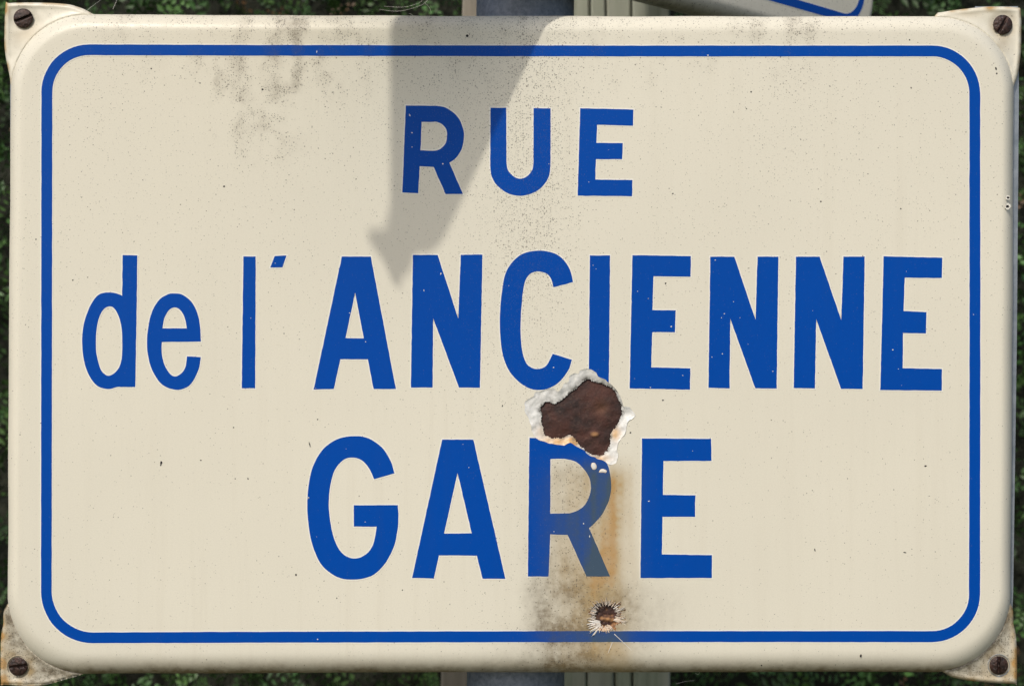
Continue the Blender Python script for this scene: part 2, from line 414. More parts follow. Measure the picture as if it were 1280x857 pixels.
# round metal pole, leaning slightly
root_p = empty('sign_pole', (0, 0, 0)); tag(root_p, 'round blue-grey metal pole carrying the street signs', 'pole')
rP = 65*S; yP = (46+65)*S; kp = (D+46+65)/D
def pole_x(z):
    py = 428.5-(z-H0)/(S*kp); px = 656.5+(py-10)*(644.5-656.5)/840.; return (px-640)*kp*S
def tube(name, rfun, z0, z1, nz, mat, parent, ns=64, y=yP):
    V = []; F = []
    for j in range(nz+1):
        z = z0+(z1-z0)*j/nz; r = rfun(j/nz)
        for q in range(ns): a = 2*math.pi*q/ns; V.append((pole_x(z)+r*math.cos(a), y+r*math.sin(a), z))
    for j in range(nz):
        for q in range(ns): a = j*ns+q; b = j*ns+(q+1) % ns; F.append((a, b, b+ns, a+ns))
    F.append(tuple(range(ns-1, -1, -1))); F.append(tuple(nz*ns+q for q in range(ns)))
    return mesh(name, V, F, mat, parent, smooth=True)
tube('tube', lambda t: rP, 0, 2.42, 12, M_pole, root_p)
tube('pole_cap', lambda t: rP*1.05*(1 if t < .6 else math.sqrt(max(0.02, 1-((t-.6)/.42)**2))), 2.42, 2.44, 10, M_pole, root_p)

# ============================================================ SIGN BUILDER
def body_mesh(name, C, k_depth, rim_fun, cut, mat, parent, conv, stain_shade_fn, step=6, rim_d=22, back=27):
    """pillow-edged plate: C apparent outer contour. rim_fun(normal_y)->inset width"""
    e = np.roll(C, -1, 0)-np.roll(C, 1, 0); e /= np.hypot(e[:, 0], e[:, 1])[:, None]
    s = 1 if area(C) > 0 else -1; nout = np.stack([e[:, 1], -e[:, 0]], 1)*s
    ins = np.array([rim_fun(ny) for ny in nout[:, 1]])[:, None]
    flat = C-nout*ins
    V, T = fill([flat], step, cuts=cut); VV = [conv(V, 0)]; FF = [tuple(t) for t in orient(T, VV[0])]; ST = [stain_shade_fn(V)]
    base = len(V); prof = [(math.sin(a), 1-math.cos(a)) for a in np.linspace(0, math.pi/2, 11)]
    n = len(C)
    rings = [(C-nout*ins*(1-sx), rim_d*dz) for sx, dz in prof]+[(C, back)]
    for q, (P, d) in enumerate(rings):
        VV.append(conv(P, d)); ST.append(stain_shade_fn(C-nout*ins*(1-min(1, q/10))))
        if q:
            for i in range(n):
                a = base+(q-1)*n+i; b = base+(q-1)*n+(i+1) % n; FF.append((a, b, b+n, a+n))
    o = mesh(name, np.vstack(VV), FF, mat, parent, smooth=True, attr=np.vstack(ST))
    bm = bmesh.new(); bm.from_mesh(o.data); bmesh.ops.remove_doubles(bm, verts=bm.verts[:], dist=1e-6)
    bmesh.ops.recalc_face_normals(bm, faces=bm.faces[:])
    bm.normal_update()
    if sum(f.normal.y*f.calc_area() for f in bm.faces) > 0: bmesh.ops.reverse_faces(bm, faces=bm.faces[:])
    bm.to_mesh(o.data); bm.free()
    return o

def ear_mesh(name, O, bodyC, mat, parent, conv, stain_shade_fn, base_d=20, screw=None, step=2.4):
    O = resample(O, 2.0)
    P, T = fill([O], step)
    ins = inside(P, bodyC); sd = dist_to(P, bodyC)*np.where(ins, -1, 1); ed = dist_to(P, O)
    far = np.where(sd > 0, sd, 0)
    d = base_d-4*np.exp(-np.maximum(far, 0)/5.)
    d = np.where(ins, np.minimum(base_d-4+(-sd)*1.3, base_d+5), d)
    lip = np.exp(-((ed-3.2)/2.2)**2)*1.3; rol = 3.5*np.exp(-(ed/1.6)**2); d = d-np.where(far > 3, lip, 0)+rol
    d = d+.35*np.array([noise.noise(Vector((a*.12, b*.12, 4))) for a, b in P])
    if screw is not None:
        rr = np.hypot(P[:, 0]-screw[0], P[:, 1]-screw[1]); d = d+1.6*np.exp(-((rr-9)/7)**2)
    V = conv(P, d); n = len(P); F = [tuple(t) for t in orient(T, V)]
    # thickness along the outline
    Cb = conv(O, base_d+7); idx = [int(np.argmin(np.hypot(P[:, 0]-o[0], P[:, 1]-o[1]))) for o in O]
    VV = np.vstack([V, Cb])
    for i in range(len(O)): j = (i+1) % len(O); F.append((idx[i], idx[j], n+j, n+i))
    st = np.vstack([stain_shade_fn(P, ed, far), stain_shade_fn(O, np.zeros(len(O)), np.full(len(O), 20.))])
    return mesh(name, VV, F, mat, parent, smooth=True, attr=st)

def screw_mesh(name, parent, conv, cx, cy, depth, r, ang, washer, hide_d=6):
    th = np.linspace(0, 2*math.pi, 48, endpoint=False); C = np.stack([cx+r*np.cos(th), cy+r*np.sin(th)], 1)
    C *= 1; P, T = fill([C], 1.1)
    x = P[:, 0]-cx; y = P[:, 1]-cy; rr = np.hypot(x, y)/r; a = math.radians(ang)
    perp = np.abs(x*math.sin(a)+y*math.cos(a)); slot = 1-sstep(perp, r*.08, r*.17)
    h = 4.2*np.sqrt(np.clip(1-rr**2*.85, 0, 1))+.8-4.5*slot
    h = np.maximum(h, .4)
    h += .55*np.array([noise.noise(Vector((u*.45, v*.45, cx))) for u, v in P])
    V = conv(P, depth-h); n = len(P); F = [tuple(t) for t in orient(T, V)]
    idx = [int(np.argmin(np.hypot(P[:, 0]-o[0], P[:, 1]-o[1]))) for o in C]
    VV = np.vstack([V, conv(C, depth+hide_d)])
    for i in range(len(C)): j = (i+1) % len(C); F.append((idx[i], idx[j], n+j, n+i))
    o = mesh(name, VV, F, M_screw, parent, smooth=True)
    if washer:
        C0 = np.stack([cx+(r+1)*np.cos(th), cy+(r+1)*np.sin(th)], 1); C1 = np.stack([cx+(r+3.2)*np.cos(th), cy+(r+3.2)*np.sin(th)], 1)
        C1 = wobble(C1, .8, .3, 3); n = len(th)
        VV = np.vstack([conv(C0, depth+3), conv((C0*.6+C1*.4), depth-1.0), conv(C1, depth+3)]); F = []
        for q in range(2):
            for i in range(n): j = (i+1) % n; F.append((q*n+i, q*n+j, (q+1)*n+j, (q+1)*n+i))
        mesh('washer', VV, F, M_galv if washer == 2 else M_cream_dirty, o, smooth=True, attr=np.tile([.5, .5, .5, 1], (3*n, 1)))
    return o
M_cream_dirty = M_cream

# ============================================================ MAIN SIGN
sign = empty('street_name_sign', (0, 0, H0))
tag(sign, 'cream enamel street name sign with blue lettering and a rusty chip', 'street sign', 'enamel street name signs on one pole')
conv = toR
bodyC = rquad([(14.5, 17), (1267, 20.5), (1262, 839), (9.5, 842)], (95, 94, 96, 99), bow=(1.6, 1.2, -1.0, -.8), n=22, step=7)
bodyC = wobble(bodyC, .8, .01, 1)

chipC = wobble(resample(contour([(x, y, 1) for x, y in [(95,360),(105,310),(160,280),(185,240),(260,228),(315,213),(360,238),(395,180),(430,170),(440,120),(480,100),(515,105),(525,80),(570,68),(610,70),(645,95),(665,130),(720,150),(745,180),(783,208),(829,283),(853,352),(890,358),(925,385),(942,420),(925,450),(885,470),(870,540),(850,590),(820,625),(800,680),(812,720),(800,775),(770,798),(735,795),(710,775),(650,750),(600,730),(560,700),(520,670),(475,650),(440,632),(400,650),(330,640),(270,630),(210,610),(165,575),(150,510),(130,450),(105,410)]], 6.121, 640, 450), 1.5), 1.3, .18, 2)
rustC = wobble(resample(contour([(x, y, 1) for x, y in [(210,370),(235,330),(270,315),(330,322),(400,280),(440,240),(515,190),(525,165),(580,140),(640,160),(720,185),(780,220),(820,290),(850,380),(835,440),(800,510),(760,570),(755,640),(735,690),(700,730),(650,735),(600,720),(540,680),(500,640),(470,600),(430,580),(380,595),(280,595),(240,550),(220,480),(222,410)]], 6.121, 640, 450), 1.3), 1.6, .25, 5)
th = np.linspace(0, 2*math.pi, 60, endpoint=False)
holeC = wobble(np.stack([757+20*np.cos(th), 769+17*np.sin(th)], 1), 4, .3, 3)
chipc1 = wobble(contour([(x, y, 1) for x, y in [(380,178),(385,165),(398,163),(408,172),(410,190),(402,200),(388,197)]], 4.285, 650, 540), .3, .5)
chipc2 = wobble(contour([(x, y, 1) for x, y in [(423,214),(430,200),(446,196),(464,204),(460,216),(440,215)]], 4.285, 650, 540), .3, .5)

body = body_mesh('panel', bodyC, 0, lambda ny: 14+5*abs(ny)+7*max(0, ny), [chipC, holeC], M_cream, sign, conv, stain_shade)

# corner ears ---------------------------------------------------
ears = [
 # outline, screw centre, radius, slot angle, washer, label, tint
 ([(7,6),(12,4),(45,3.5),(80,5),(98,9),(115,17),(150,40),(140,90),(80,120),(40,150),(16,112),(12,95),(7,70),(5.5,50)], (29,23), 12.2, 22, 0),
 ([(1168,21),(1180,15),(1218,10),(1240,8.5),(1270,9.5),(1276,15),(1276.5,50),(1275,75),(1268,106),(1240,150),(1190,110),(1150,60)], (1253.5,31), 12.2, 60, 0),
 ([(10,754),(4,780),(1,800),(1,852),(6,855),(50,856),(80,849),(112,838),(140,815),(120,770),(60,720)], (22.5,832.5), 11.6, 8, 1),
 ([(1262,752),(1267,780),(1270.5,800),(1271,851),(1266,854),(1230,852),(1200,848),(1180,840),(1150,810),(1180,760),(1225,720)], (1248.5,831), 11.6, 88, 2),
]
def ear_stain_shade(k, sx, sy):
    def f(P, ed, far):
        x, y = P[:, 0], P[:, 1]; rr = np.hypot(x-sx, y-sy)
        m = np.array([noise.noise(Vector((a*.09, b*.09, k))) for a, b in P])
        r = .85*np.exp(-(ed/2.2)**2)*np.clip(.45+1.6*m, 0, 1); gm_shade = .35*np.exp(-((rr-15)/4)**2)*(.6+m); sp = np.full(len(x), .09)
        if k == 0: r += .7*g(x, y, 8, 12, 5, 10)+.22*g(x, y, 29, 44, 16, 12)+.12*g(x, y, 45, 40, 14, 14); gm_shade += .14*g(x, y, 22, 56, 12, 14)
        if k == 1: r += .9*g(x, y, 1238, 11.5, 7, 3.5)+.28*g(x, y, 1210, 18, 20, 5)+.18*np.exp(-((rr-15)/4)**2)+.2*g(x, y, 1254, 52, 10, 14); gm_shade += .4*g(x, y, 1254, 55, 10, 14)+.25*np.exp(-(ed/1.5)**2)
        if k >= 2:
            gm_shade += .85+.6*m+.5*np.exp(-(far/8)**2); sp += .25  # body's shade over the lower ears, painted in on top of their staining
            r += .35*np.exp(-((rr-17)/6)**2)*(.8+m)
        if k == 2: r += 1.0*np.exp(-((x-4)/6)**2)*sstep(y, 775, 790)*np.clip(.8+.9*m, 0, 1)+.6*np.exp(-((y-853)/4)**2)*(1-sstep(x, 15, 40))
        if k == 3: r += 1.0*np.exp(-((x-1269)/5.5)**2)*np.clip(.6+.9*m, 0, 1)+.35*g(x, y, 1225, 848, 30, 6)
        return np.stack([np.clip(r, 0, 1.0), np.clip(gm_shade*(1-.6*np.clip(r, 0, 1)), 0, 1.3), np.clip(sp, 0, 1), np.clip(gm_shade-.15, 0, .6)], 1)
    return f
for k, (O, (sx, sy), r, ang, wsh) in enumerate(ears):
    C = contour([(p[0], p[1], 1) for p in O])
    ear_mesh('corner_ear', C, bodyC, M_cream, sign, conv, ear_stain_shade(k, sx, sy), screw=(sx, sy))['label'] = ['corner ear at the top left', 'corner ear at the top right with a rusty edge', 'brown stained corner ear at the bottom left with shade painted in', 'brown stained corner ear at the bottom right with shade painted in'][k]
    screw_mesh('screw', sign, conv, sx, sy, 20.5, r, ang, wsh)

# galvanised backing plate
BK = np.array([(14, 26), (1214, 24), (1219, 8.2), (1272.5, 8.2), (1273.6, 120), (1271, 430), (1266.5, 740), (1262, 834), (14, 834), (11.8, 430), (12.8, 240), (12.8, 112)], float)
V0 = toR(BK, 28); V1 = toR(BK, 34); n = len(BK)
mesh('backing_plate', np.vstack([V0, V1]), [tuple(range(n)), tuple(range(2*n-1, n-1, -1))]+[(i, i+n, (i+1) % n+n, (i+1) % n) for i in range(n)], M_galv, sign)
for zz in (.09, -.09):
    b = boxmesh('bracket', pole_x(H0+zz)-.05, pole_x(H0+zz)+.05, 34.5*S, 50*S, zz-.012, zz+.012, M_galv, sign, .0015)

# blue border -----------------------------------------------------
bo = wobble(rquad([(51.8, 55.5), (1225, 57), (1224.8, 802), (51.2, 803.5)], (60, 60, 60, 65), bow=(.8, .6, -.8, 0), step=3), .3, .06, 4)
bi = wobble(rquad([(65.4, 68.8), (1211.5, 70.5), (1211, 788.2), (64.4, 790)], (46, 46, 46, 52), bow=(.8, .6, -.8, 0), step=3), .3, .06, 6)
def sheet(name, Cs, d, mat, parent, cuts=(), step=5, stf=stain_shade):
    P, T = fill(Cs, step, cuts); V = toR(P, d); T = orient(T, V)
    used = np.unique(T); re = -np.ones(len(P), int); re[used] = np.arange(len(used))
    return mesh(name, V[used], [tuple(re[t]) for t in T], mat, parent, attr=stf(P[used]))
brd = sheet('border_line', [bo, bi], -.45, M_blue, sign, [], 6)
sheet('border_edge', [offset(bo, 1.5), offset(bi, -1.5)], -.2, M_white, brd, [], 6)

# lettering ----------------------------------------------------------
s = 1
L = {}
def c_(pts, sc_=1, ox=0, oy=0): return contour(pts, sc_, ox, oy)
letters = [
 ('R', 'capital R of the top line', [c_([(84,48),(330,50),(400,58,s),(460,85,s),(520,135,s),(562,205,s),(583,300,s),(570,400,s),(535,470,s),(500,510,s),(458,538),(574,806),(425,806),(322,574),(203,568),(190,798),(54,793)], 6.86, 495, 125),
        c_([(220,189),(340,188),(395,208,s),(430,255,s),(438,310,s),(425,370,s),(390,412,s),(350,432,s),(310,436),(210,432)], 6.86, 495, 125)]),
 ('U', 'capital U of the top line', [c_([(90,68),(225,68),(227,540),(240,600,s),(285,652,s),(345,675,s),(405,652,s),(447,600,s),(458,540),(459,70),(605,72),(604,560),(590,655,s),(540,735,s),(460,795,s),(345,822,s),(235,797,s),(150,735,s),(100,655,s),(88,560)], 6.86, 600, 125)]),
 ('E', 'capital E of the top line', [c_([(725.3,135.4),(791.7,137),(791.2,157.2),(746.3,156),(745.6,178.6),(778.4,179),(777.7,199),(744.8,199),(744,224.5),(790.5,225),(790.2,245.3),(722,244.6)])]),
 ('d', 'small letter d', [c_([(270,40),(355,42),(350,420),(343,803),(262,803),(240,802,s),(185,815,s),(120,795,s),(70,725,s),(42,630,s),(36,520,s),(50,420,s),(85,330,s),(130,270,s),(195,256,s),(245,266,s),(267,275)], 4.631, 95, 310),
        c_([(x, y, 1) for x, y in [(195,337),(230,360),(258,430),(268,530),(264,640),(240,705),(190,738),(145,705),(120,620),(115,530),(125,430),(155,360)]], 4.631, 95, 310)]),
 ('e', 'small letter e', [c_([(723,540),(497,543),(495,600,s),(510,670,s),(540,722,s),(572,742,s),(605,728,s),(632,690,s),(643,625),(722,630),(710,700,s),(670,780,s),(625,812,s),(570,818,s),(500,790,s),(445,715,s),(415,610,s),(413,500,s),(435,380,s),(480,300,s),(530,268,s),(572,262,s),(620,272,s),(675,320,s),(712,410,s)], 4.631, 95, 310),
        c_([(500,464),(510,410,s),(535,362,s),(570,342,s),(605,360,s),(630,405,s),(641,464)], 4.631, 95, 310)]),
 ('l', 'small letter l', [c_([(304.2,320.3),(319.6,320.5),(319,485),(302.2,484.9)])]),
 ('apostrophe', 'apostrophe after the small letter l', [c_([(343.3,319.8),(358.1,319.3),(353.1,334.1),(337.8,334.1)])]),
 ('A', 'capital A of the middle line', [c_([(427.3,320.6),(463.4,320.6),(494.8,485.9),(467,485.9),(459.7,448.8),(425.3,448.8),(417.3,486),(392,486.4)]), c_([(443.9,365.5),(454.7,422.9),(431.8,422.4)])]),
 ('N', 'first capital N of the middle line', [c_([(516.1,318.6),(547,318.6),(572.8,398),(576,318.3),(603.1,318),(599.9,484.4),(573.8,484.2),(541.4,397.6),(540.7,484),(513.6,484)])]),
 ('C', 'capital C of the middle line', [c_([(457,214),(346,243),(335,200,s),(310,168,s),(260,154,s),(215,168,s),(185,215,s),(170,310,s),(161,440,s),(165,560,s),(180,640,s),(205,685,s),(255,703,s),(305,685,s),(342,617),(450,651),(430,710,s),(380,775,s),(320,812,s),(260,821,s),(190,803,s),(120,745,s),(75,670,s),(52,570,s),(44,440,s),(52,300,s),(75,170,s),(120,95,s),(180,52,s),(260,37,s),(340,48,s),(400,85,s),(440,145,s)], 4.51, 615, 305)]),
 ('I', 'capital I of the middle line, its foot chipped away', [c_([(737.3,319.3),(762.6,319.3),(761,485),(735.8,485)])]),
 ('E', 'first capital E of the middle line', [c_([(790.5,318.8),(863.7,320.1),(863.2,345.7),(816.8,345.2),(815.5,387.3),(844.6,387.8),(843.6,415.1),(815.3,414.9),(814,458.8),(863,460.1),(862.4,486.7),(787,485.2)])]),
 ('N', 'second capital N of the middle line', [c_([(888,320.8),(917.9,320.8),(944.4,399.3),(947,320.6),(973,320.6),(970.8,485.4),(944,485),(912.8,398),(911.9,485),(885.5,484.4)])]),
 ('N', 'third capital N of the middle line', [c_([(994.9,320.8),(1024.5,320.8),(1051.5,399.8),(1054.3,320.6),(1080.9,320.8),(1078.4,485.7),(1051.3,485.7),(1020.2,398.6),(1018.7,485.2),(992.1,484.7)])]),
 ('E', 'last capital E of the middle line', [c_([(1104.5,320.3),(1177.7,322.1),(1177.4,347.4),(1131,346.9),(1129.5,388.5),(1158.1,390),(1157.4,416.4),(1128.8,416.1),(1128.3,459.8),(1177.4,461.1),(1177.2,487.9),(1100.4,487.2)])]),
 ('G', 'capital G of the bottom line', [c_([(506,241),(397,272),(370,215,s),(330,170,s),(280,156,s),(230,170,s),(185,225,s),(162,310,s),(154,410,s),(165,520,s),(190,610,s),(230,672,s),(285,696,s),(345,680,s),(390,625,s),(411,526),(288,525),(288,411),(523,411),(527,480,s),(520,560,s),(500,640,s),(450,730,s),(380,790,s),(285,809,s),(200,795,s),(120,735,s),(75,650,s),(48,540,s),(39,400,s),(50,280,s),(75,190,s),(125,110,s),(200,58,s),(290,41,s),(370,55,s),(440,105,s),(485,175,s)], 4.285, 375, 535)]),
 ('A', 'capital A of the bottom line', [c_([(552.7,549.1),(591.6,549.1),(631.7,722.7),(603.1,722.7),(596.1,693.9),(548.7,693.6),(542.2,722.4),(515.1,721.8)]), c_([(572,590.5),(589.6,666.1),(555,666.3)])]),
 ('R', 'capital R of the bottom line, stained brown-grey by rust', [c_([(50,30),(270,36),(340,55,s),(395,85,s),(442,130,s),(475,190,s),(488,270,s),(480,350,s),(445,430,s),(405,480,s),(370,512),(482,771),(356,771),(255,548),(162,546),(153,771),(42,771)], 4.285, 650, 540),
        c_([(163,142),(240,141),(300,158,s),(345,200,s),(375,255,s),(377,320,s),(350,385,s),(310,418,s),(265,433),(162,435)], 4.285, 650, 540)]),
 ('E', 'capital E of the bottom line', [c_([(802.5,547.6),(889,548.1),(889.3,575.7),(829.3,575.7),(828.6,618.1),(869.2,618.6),(868.7,645.5),(828.1,645.5),(827.3,692.4),(890,693.2),(889.8,721.8),(800.5,721.8)])]),
]
letter_polys = []
for i, (ch, lab, Cs) in enumerate(letters):
    Cs = [wobble(resample(C, 3), .32, .12, i) for C in Cs]
    letter_polys.append(Cs)
    cuts = [chipC] if lab.find('chipped') > 0 or lab.startswith('capital R of the bottom') or lab.startswith('capital C') else []
    rust_letter = lab.startswith('capital R of the bottom')
    o = sheet('apostrophe' if ch == 'apostrophe' else 'letter', Cs, -.45, M_blue, sign, cuts, 5)
    o['label'] = 'blue '+lab
    outl = [offset(Cs[0], 1.5)]+[offset(C, -1.5) for C in Cs[1:]]
    sheet('letter_edge', outl, -.2, M_white, o, cuts, 8)

# small chips and specks -----------------------------------------------
def blobs(name, items, d, mat, parent, dome=0.6):
    V = []; F = []; st = []
    for (x, y, rx, ry, rot_, sv) in items:
        n = 9; b = len(V); pts = []
        for q in range(n):
            a = 2*math.pi*q/n; rr = random.uniform(.75, 1.15); u = rx*rr*math.cos(a); v = ry*rr*math.sin(a)
            pts.append((x+u*math.cos(rot_)-v*math.sin(rot_), y+u*math.sin(rot_)+v*math.cos(rot_)))
        P = toR(np.array(pts), d); V += [tuple(p) for p in P]; V.append(tuple(toR(np.array([[x, y]]), d-dome)[0])); st += [sv]*(n+1)
        for q in range(n): F.append((b+(q+1) % n, b+q, b+n))
    o = mesh(name, V, F, mat, parent, attr=st); return o
items = []
named = [(512,144,1.6,2.4),(515,166,2,1.2),(515,184,1,1.3),(553.5,205,1.7,1.3),(551,342,1.2,2.2),(530,363,.8,2),(457,427,1,1),(437,391,1.2,.8),(636,357,.8,1),(692,459,1.3,1),(656,482,.9,.9),(810.5,373,1.3,1),(797,364,.9,.9),(839,408,1.6,1.2),(853.5,469,1.3,1),(813,484,1.2,.9),(894,325,1.3,1),(902,397,1,1),(905.5,392,1,.9),(917,377,.8,.8),(903,442,1.3,1),(890,446,1,.9),(966,464,1,1),(1116,437,2,1),(1123,461,1,.8),(385.5,622,1.5,2),(586,584,1,.8),(692.5,664,1,.8),(729.5,654,1.2,1.2),(737,670,.9,3),(811,626,2,1),(396,65,.8,3),(397,798.5,1.3,1.3),(885,69.3,1.6,1.3),(1217,393,1,1),(925,397,.7,.7),(745,336,.7,.7),(935,430,.6,.6)]
for (x, y, rx, ry) in named: items.append((x, y, rx*.6, ry*.6, random.uniform(-.4, .4), (0, .1, 0, 1)))
L_in = [C for Cs in letter_polys for C in Cs[:1]]
k = 0
while k < 18:
    C = random.choice(letter_polys); P = C[0]; mn = P.min(0); mx = P.max(0); p = np.array([[random.uniform(mn[0], mx[0]), random.uniform(mn[1], mx[1])]])
    ok = inside(p, C[0])[0] and not any(inside(p, c)[0] for c in C[1:])
    if ok and not inside(p, offset(chipC, 4))[0]: items.append((p[0][0], p[0][1], random.uniform(.25, .6), random.uniform(.25, .6), 0, (0, .45, 0, 1))); k += 1
o = blobs('enamel_nicks', items, -.6, M_white, sign, .1); o['kind'] = 'stuff'; o['label'] = 'tiny pale nicks in the blue lettering'
dark = [(1260,247,1.7,1.7),(1259.6,258,2.2,2.2),(201.5,578,1.4,2.2),(201,581,1,1),(1157,582,1.6,1.1),(1131,690,2.4,.7),(1018.5,687,.8,2.2),(828.5,500,1.4,1),(788,540.5,1.3,1),(280,233,1.5,1.2),(328,112,1.3,1.3),(1076,819,1.4,1.8),(952,831,1,1),(939,115,1,1),(933,136,1,.8),(841,242,1.2,.9),(1026,252,1.2,1),(1126,261,1,1),(832,354,1.2,1),(370,718,1.3,1.3),(584,45,1.8,1.8),(421,747,.9,.9),(397,524,.9,.9),(310,598,1,1),(251,575,1.3,.8),(294,598,.8,.8),(1139,110,.9,1.2),(45,299,.9,1),(387,555,.7,3.5),(628,507,.7,1.6),(1245,86,1,2),(1137,50,1,1),(1246,92,1,1.3),(616,703,.9,.9),(189,86,1,1),(503,737,.8,.8),(250,104,.9,1),(292,534,1,.8),(91,350,1,1)]
items = [(x, y, rx, ry, random.uniform(-.5, .5), (0, .9, 0, 1)) for x, y, rx, ry in dark]
o = blobs('pin_holes', items, -.12, M_rust, sign, -.05); o['kind'] = 'stuff'; o['label'] = 'small dark rust specks in the cream enamel'
blobs('pin_hole_rims', [(1260,247,3,3,0,(0,.2,0,1)), (1259.6,258,3.8,4,0,(0,.2,0,1))], -.05, M_white, sign, .02)['kind'] = 'stuff'

# the big chip: white ground coat ring stepping down to bare rust ----------
P, T = fill([chipC], 1.7)
do = dist_to(P, chipC); dr = dist_to(P, rustC); inr = inside(P, rustC); sdr = np.where(inr, -dr, dr)
hw = np.array([noise.noise(Vector((a*.14, b*.14, 2)))+.15*noise.noise(Vector((a*.5, b*.5, 7))) for a, b in P])
u = do/(do+np.maximum(sdr, 0)+1e-3)        # 0 at outer edge, 1 at rust edge
q3 = np.clip(u*3+hw*.9, 0, 2.999); terr = (np.floor(q3)+sstep(q3-np.floor(q3), 0, .35))/3*.6+u*.3
dep = -.3+3.0*terr+hw*.35
dep = np.where(do < 1.0, np.maximum(dep, -.9)-.4, dep)
keep = ~inside(P[T].mean(1), offset(rustC, -.8))
x, y = P[:, 0], P[:, 1]
R_ = .95*g(x, y, 640+350/6.12, 450+620/6.12, 22, 7)+.9*g(x, y, 640+470/6.12, 450+620/6.12, 9, 7)+.9*g(x, y, 640+790/6.12, 450+560/6.12, 6.5, 9)+.85*g(x, y, 640+665/6.12, 450+752/6.12, 13, 5)+.35*g(x, y, 640+225/6.12, 450+540/6.12, 9, 9)
G_ = .8*np.exp(-(sdr/2.2)**2)*np.clip(.6+hw, 0, 1)+.35*sstep(u, .5, 1)*(y < 520)
st = np.stack([np.clip(R_, 0, 1), np.clip(G_, 0, 1), x*0, x*0+1], 1)
V = toR(P, dep); T2 = orient(T[keep], V)
o = mesh('chipped_enamel', V, [tuple(t) for t in T2], M_coat, sign, smooth=True, attr=st)
o['label'] = 'white chipped enamel rim around the rust'
P, T = fill([offset(rustC, .2)], 1.5)
ins_d = dist_to(P, rustC)
hw = np.array([noise.noise(Vector((a*.10, b*.10, 12)))*1.2+noise.noise(Vector((a*.35, b*.35, 3)))*.6+noise.noise(Vector((a*.9, b*.9, 3)))*.25 for a, b in P])
x, y = P[:, 0], P[:, 1]; cxr, cyr = 751, 510
rr = np.hypot(x-cxr, y-cyr)
dep = 4.6-2.2*sstep(ins_d, 0, 16)-hw*.9+1.6*np.exp(-(rr/6)**2)-1.0*np.exp(-((rr-12)/5)**2)
isl = g(x, y, 640+632/6.12, 450+565/6.12, 6.2, 3.6)
R_ = np.clip(1.5*(isl-.35), 0, .9)+.12*np.exp(-(rr/9)**2)
dep -= 1.3*sstep(isl, .2, .5)
G_ = np.clip(1.0*np.exp(-(ins_d/1.8)**2), 0, .9)*np.clip(1.1-(y-470)/90., 0, 1)  # shadow under the chip's upper lip, painted dark along the rust edge
o = mesh('rust_patch', toR(P, dep), [tuple(t) for t in orient(T, toR(P, dep))], M_rust, sign, smooth=True, attr=np.stack([R_, G_, x*0, x*0+1], 1))
o['label'] = 'dark brown bare rust in the chip'
for cc in (chipc1, chipc2):
    P, T = fill([cc], 1.2); dd = dist_to(P, cc); cen = P.mean(0)
    r_ = .55*np.exp(-(dd/1.0)**2)
    V = toR(P, -.6-.5*sstep(dd, 0, 1.4)); mesh('small_chip', V, [tuple(t) for t in orient(T, V)], M_coat, sign, smooth=True, attr=np.stack([r_, dd*0, dd*0, dd*0+1], 1))

# lower damage: dark pit with radiating splinters -----------------------------
P, T = fill([offset(holeC, 3)], 1.4); rr = np.hypot(P[:, 0]-757, P[:, 1]-766)
hw = np.array([noise.noise(Vector((a*.3, b*.3, 21))) for a, b in P])
ridge = np.exp(-((P[:, 1]-773-.12*(P[:, 0]-757))/2.8)**2)
dep = np.where(rr < 18, 2.6, .4)+2.2*np.exp(-(rr/11)**2)+hw*2.2-4.2*ridge*np.exp(-((P[:, 0]-759)/7)**2)
R_ = np.clip(ridge*np.exp(-((P[:, 0]-762)/12)**2)*1.1+.45*sstep(P[:, 1], 779, 786)+.6*sstep(rr, 13, 17)+hw*.6-.1, 0, .9)
V = toR(P, dep)
o = mesh('rust_pit', V, [tuple(t) for t in orient(T, V)], M_rust, sign, smooth=True, attr=np.stack([R_, rr*0, rr*0, rr*0+1], 1)); o['label'] = 'dark pit near the bottom border'
def splinter_mesh(a, cx, cy, r0, r1, wd, lift, col):
    ca, sa = math.cos(a), math.sin(a); px_, py_ = -sa, ca
    bend = random.uniform(-.15, .15)*(r1-r0)
    b = [(cx+ca*r0-px_*wd*.5, cy-sa*r0+py_*-wd*.5, 0), ]
    pts = []
    for t, ww in ((0, .9), (.45, 1.0), (.85, .7), (1, .15)):
        r = r0+(r1-r0)*t; off = bend*t*t; mx_, my_ = cx+ca*r+px_*off, cy-(sa*r+py_*off)
        dd = .3-lift*(t**1.5)
        pts.append(((mx_-px_*wd*ww*.5, my_+py_*wd*ww*.5), (mx_+px_*wd*ww*.5, my_-py_*wd*ww*.5), (mx_, my_), dd))
    V = []; F = []
    for (A_, B_, Cc, dd) in pts:
        V += list(toR(np.array([A_, Cc, B_]), np.array([dd+.5, dd-.35, dd+.5])))
    for q in range(3):
        for e_ in (0, 1): F.append((q*3+e_, q*3+e_+1, q*3+e_+4, q*3+e_+3))
    st = [col]*len(V)
    return mesh('splinter', V, F, M_coat, sign, attr=st)
for i in range(46):
    a = math.radians(-12+i*(214/46.))+random.uniform(-.04, .04)
    deg = math.degrees(a)
    top_ = 50 < deg < 130
    r1 = random.uniform(17, 23) if top_ else random.uniform(18, 26)
    col = (random.uniform(.2, .55), random.uniform(.0, .12), 0, 1) if top_ else (random.uniform(.05, .5), random.uniform(0, .1), 0, 1)
    splinter_mesh(a, 757, 768, random.uniform(11, 15), r1, random.uniform(.6, 1.25), random.uniform(.5, 2.2), col)
